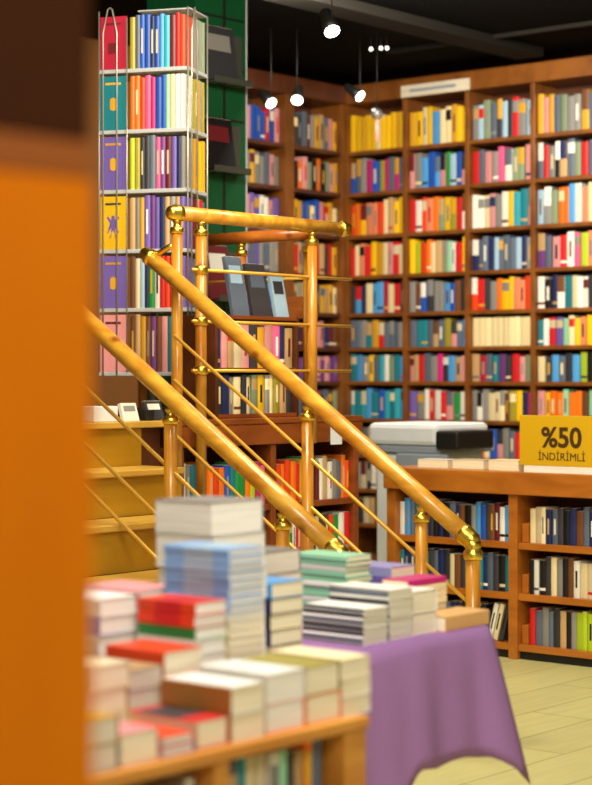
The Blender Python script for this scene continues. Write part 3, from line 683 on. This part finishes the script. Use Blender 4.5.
# ------------------------------------------------------------------ cloth covered table behind it
CXE = -3.11; CY0, CY1 = 3.38, 4.60; CX0 = -3.95
t2 = empty('folding_table', ((CXE+CX0)/2, (CY0+CY1)/2, 0), 'dark legged table hidden under the mauve cloth', 'table')
box('tabletop', (CX0+.02, CY0+.02, TZ-.035), (CXE-.02, CY1-.02, TZ-.004), BLACK, t2, .003)
for x in (CX0+.06, CXE-.3):
    for y in (CY0+.07, CY1-.36): box('leg', (x-.02, y-.02, 0), (x+.02, y+.02, TZ-.0355), BLACK, t2, .003)
def cloth():
    bm = bmesh.new(); per = []
    def edge(p, q, n):
        for i in range(n): per.append((p[0]+(q[0]-p[0])*i/n, p[1]+(q[1]-p[1])*i/n))
    edge((CXE, CY0), (CXE, CY1), 64); edge((CXE, CY1), (CX0, CY1), 40); edge((CX0, CY1), (CX0, CY0), 40); edge((CX0, CY0), (CXE, CY0), 40)
    N = len(per); cx, cy = (CXE+CX0)/2, (CY0+CY1)/2; rings = []
    def info(i):
        x, y = per[i]
        if i < 64: nrm = (1, 0); s = y-CY0; L_ = CY1-CY0
        elif i < 104: nrm = (0, 1); s = CXE-x; L_ = CXE-CX0
        elif i < 144: nrm = (-1, 0); s = CY1-y; L_ = CY1-CY0
        else: nrm = (0, -1); s = x-CX0; L_ = CXE-CX0
        e = min(s, L_-s); cn = max(0, 1-e/.085)
        drop = .365+.11*cn**1.6
        if i < 64:
            y_ = y
            if y_ < 4.19: drop = .365+min(1, (4.19-y_)/.16)*.17
            drop += .006*math.sin(y_*31)
        wave = .010*math.sin(s*17+.6)+.006*math.sin(s*37+1.1)
        # outward direction turns round at the corners
        ex = nrm[0]; ey = nrm[1]
        if cn > 0:
            ox = 1 if x > cx else -1; oy = 1 if y > cy else -1
            ex = nrm[0]*(1-.5*cn)+(ox*.5*cn if nrm[0] == 0 else 0)*1; ey = nrm[1]*(1-.5*cn)+(oy*.5*cn if nrm[1] == 0 else 0)
        return x, y, ex, ey, drop, wave, cn
    T = 10
    for t in range(T+1):
        f = t/T; ring = []
        for i in range(N):
            x, y, ex, ey, dr, wv, cn = info(i)
            out = .006*min(1, f*8)+(wv+.018)*f**.7+.13*cn*f+.015*f
            ring.append(bm.verts.new((x+ex*out, y+ey*out, TZ+.003-dr*f - (0 if f else 0))))
        rings.append(ring)
        for v in ring: v.co.y = max(v.co.y, CY0-.06)
    for a, b in zip(rings, rings[1:]):
        for i in range(N): bm.faces.new((a[i], a[(i+1) % N], b[(i+1) % N], b[i]))
    bm.faces.new(rings[0])
    return fin(bm, 'tablecloth', True)
tcl = link('tablecloth', cloth(), CLOTH)
tcl.data.polygons[-1].use_smooth = False
sol = tcl.modifiers.new('thick', 'SOLIDIFY'); sol.thickness = .0025; sol.offset = -1
tag(tcl, 'mauve cloth draped in folds over the table carrying the grey spined stacks', 'tablecloth')

# ------------------------------------------------------------------ stacks of paperbacks
GT = 'books stacked on the wooden table'; GC = 'books stacked on the cloth table'
ZC = TZ+.0035
def row_edge(px): return on_x(px, -2.53)[0]
# front row of the wooden table, seen page-edge on (y spans from the picture columns)
def front(pa, pb, top, L, T, covers, rot, name, page=PAPER, xf=-2.53, accent=None):
    a, _ = on_x(pa, xf); b2, _ = on_x(pb, xf)
    return stack(None, xf, top, L, round(b2-a-.006, 3), T, covers, rot, name, GT, page, accent=accent, y=a+.003, jit=.0015, jr=.5)
front(341, 371, 660, .2, .05, ['cream', 'white'], 180, 'front stack beside the purple cloth')
front(307, 341, 668, .2, .05, ['olive', 'orange', 'white'], 180, 'front stack topped by an olive cover')
front(267, 306, 675, .2, .055, ['white', 'orange', 'white'], 180, 'front stack with an orange middle cover', PAPER_W)
front(231, 266, 688, .2, .05, ['white', 'white', 'tan'], 0, 'white topped stack with a bronze spine', PAPER, accent=['*bronze', '*gold', '*cream'])
front(197, 230, 722, .2, .05, ['red', 'cream'], 180, 'low front stack with a red cover', accent=['charcoal', None])
front(162, 196, 738, .17, .025, ['vermilion', 'violet', 'white'], 180, 'lowest front stack with vermilion cover', PAPER_W)
front(121, 161, 735, .19, .06, ['rose', 'cream'], 180, 'front stack under a rose cover')
front(84, 120, 722, .19, .05, ['gold', 'grey'], 180, 'front stack closest to the orange panel', PAPER_G)
# second row
J = dict(jit=.0018, jr=.7)
stack(128, -2.752, 671, .17, .104, .05, ['tan', 'lavender', 'white'], 180, 'second row stack with the tan cover', GT, PAPER_G, **J)
stack(90, -2.752, 668, .17, .112, .05, ['beige', 'gold', 'white'], 180, 'second row stack by the orange panel', GT, PAPER, **J)
stack(165, -2.752, 653, .18, .12, .045, ['vermilion', 'lavender', 'white'], 0, 'second row stack with the orange cover', GT, PAPER, accent=[None, '*white', '*white'], **J)
y_red = stack(195, -2.775, 605, .175, .105, .027, ['vermilion', 'vermilion', 'green', 'white'], 0, 'tall stack of vermilion and green spines', GT, PAPER_W, accent=['red', 'red', None, None], **J)
stack(None, -2.775, 553, .2, .12, .018, ['light blue', 'light blue', 'light blue', 'light blue', 'light blue', 'light blue', 'light blue', 'light blue', 'white', 'cream'], 0, 'tall blue spined stack', GT, PAPER_W, accent=['pale blue'], y=y_red+.006, **J)
# third row, back left
stack(100, -2.985, 600, .2, .114, .04, ['white', 'lavender', 'white', 'rose'], 0, 'back stack with white magazines on top', GT, PAPER_W, **J)
stack(139, -2.985, 592, .2, .14, .04, ['rose', 'white', 'white', 'white'], 0, 'back stack behind the vermilion spines', GT, PAPER_W, **J)
# cloth table
stack(213, -3.15, 503, .2, .2, .085, ['grey', 'white', 'white'], 180, 'tall pale stack behind the blue spines', GC, PAPER_W, ZC)
stack(271, -3.14, 584, .2, .13, .045, ['sky blue', 'navy', 'cream', 'navy', 'cream'], 0, 'stack topped by a sky blue spine', GC, PAPER, ZC, accent=[None, '*navy', '*charcoal', None], **J)
stack(262, -3.36, 553, .2, .17, .06, ['grey', 'beige'], 180, 'grey stack at the back', GC, PAPER_G, ZC)
SL = ['*charcoal', '*grey', '*charcoal', '*white', '*slate', '*grey']
stack(363, -3.14, 611, .215, .115, .0082, ['white'], 0, 'thin spined grey stack', GC, PAPER, ZC, accent=SL, **J)
y_g = stack(389, -3.15, 592, .215, .115, .0095, ['white'], 0, 'grey spined stack in the rear', GC, PAPER, ZC, accent=SL[::-1], **J)
stack(None, -3.155, 592, .2, .115, .05, ['white', 'white'], 180, 'white stack beside the grey spines', GC, PAPER, ZC, y=y_g+.006, **J)
stack(446, -3.125, 617, .225, .115, .045, ['peach', 'orange'], 90, 'on the corner of the mauve cloth', GC, PAPER, ZC, n=1, **J)
stack(347, -3.42, 558, .215, .12, .0155, ['mint'], 0, 'mint green stack', GC, PAPER, ZC, accent=['*mint', '*mint', '*white'])
stack(None, -3.375, 568, .2, .125, .032, ['lavender', 'violet', 'white'], 0, 'lavender stack at the back', GC, PAPER, ZC, y=4.468, **J)
stack(None, -3.26, 582, .195, .1, .02, ['magenta', 'cream'], 90, 'back stack with the magenta cover', GC, PAPER, ZC, y=4.4, **J)


# ------------------------------------------------------------------ near panel at the picture's edge
ex = empty('shelf_end_panel', (-1.40, 1.1, 0), 'orange wooden end panel of a bookcase standing close by, its top coloured dark as shade', 'panel')
x_, y_ = -1.3875+.0079, 1.316+.0066
box('side_panel', (x_-.04, .80, 0), (x_, y_, 1.70), POSTW, ex, .004)
box('shade_blend_strip', (x_-.04, .80, 1.7005), (x_, y_-.002, 1.738), POSTM, ex, .003)  # mid-brown step of the painted shade gradient, no real moulding
hd = box('painted_shade_board', (x_-.04, .80, 1.7385), (x_, y_-.004, 2.3), POSTD, ex, .004); hd['label'] = 'dark brown upper board with the panel shade put into its colour'  # panel top falling into shade, done as a dark board

# ------------------------------------------------------------------ ceiling track, spot lamps, hanging ball
def at(px, py, Y):
    k = (px-CX)/F*Y; return Vector((k*CT-Y*ST, k*ST+Y*CT, zof(py, Y)))
a = at(380, 52, 13.77); a.y = 11.05
tag(box('lamp_track', (a.x, a.y-.02, 3.9), (a.x+3.2, a.y+.02, 3.9295), BEAM, None, .002), 'thin grey lamp track running along the dark ceiling before the bookcase', 'track')
def lamp(px, py, Y, r, aim, label):
    p = at(px, py, Y); e = empty('spot_lamp', (p.x, p.y, 3.93), label, 'lamp', 'ceiling spot lamps')
    d = Vector(aim).normalized()
    tube('arm', [(p.x, p.y, 3.9295), (p.x, p.y, p.z+.06), tuple(p-d*r*1.2)], .004, BLACK, e, 8)
    tube('head', [tuple(p-d*r*3.2), tuple(p-d*r*3.1), tuple(p-d*r*1.0), tuple(p)], [r*.5, r*.62, r*.9, r], BLACK, e, 18)
    tube('lens', [tuple(p+d*.001), tuple(p+d*.006)], r*.86, LAMP, e, 18)
    li = bpy.data.lights.new('spot_light', 'SPOT'); li.energy = 9; li.spot_size = math.radians(75); li.color = (1, .92, .78); li.shadow_soft_size = .04
    lo = bpy.data.objects.new('spot_light', li); COL.objects.link(lo); lo.parent = e
    lo.location = p+d*.03-e.location; lo.rotation_euler = d.to_track_quat('-Z', 'Y').to_euler()
lamp(332, 31, 10.4, .05, (.55, -.28, -.8), 'bright black spot lamp hanging high from the ceiling, largest of the lamps')
lamp(271, 103, 13.0, .045, (.75, -.1, -.6), 'small black spot lamp before the side bookcase, closest to the green pillar')
lamp(297, 100, 13.0, .045, (.35, -.6, -.7), 'small black spot lamp before the wide upright of the side bookcase')
lamp(360, 96, 13.4, .045, (.8, .1, -.55), 'small black spot lamp before the corner of the two bookcases')
p = at(377, 114, 13.2)
hb = empty('hanging_ornament', (p.x, p.y, 3.93), 'small silver mirror ball with a tassel hanging before the yellow books', 'ornament')
tube('cord', [(p.x, p.y, 3.9295), (p.x, p.y, p.z+.035)], .003, BLACK, hb, 6)
bm = bmesh.new(); bmesh.ops.create_uvsphere(bm, u_segments=16, v_segments=10, radius=.042)
bmesh.ops.translate(bm, vec=p, verts=bm.verts[:]); link('ball', fin(bm, 'ball'), SILVER, hb)
tube('tassel', [(p.x, p.y, p.z-.04), (p.x, p.y, p.z-.1), (p.x, p.y, p.z-.2)], [.006, .014, .01], BM['rose'], hb, 8)
for i, (px, py) in enumerate(((371, 49), (381, 48), (387, 48))):
    q = at(px, py, 13.3)
    e = empty('hanging_bulb', (q.x, q.y, 3.93), f'tiny pale bulb hanging under the dark ceiling, {ORD[i+1]} of three from the mirror ball side', 'bulb', 'tiny ceiling bulbs')
    tube('cord', [(q.x, q.y, 3.9295), (q.x, q.y, q.z+.01)], .003, BLACK, e, 6)
    lathe('glass', (q.x, q.y, q.z-.014), [(0, .004), (.006, .012), (.014, .014), (.022, .01), (.026, .004)], emit('bulb_glass', (1, .97, .92), 2.2) if i == 0 else bpy.data.materials['bulb_glass'], e, 10)
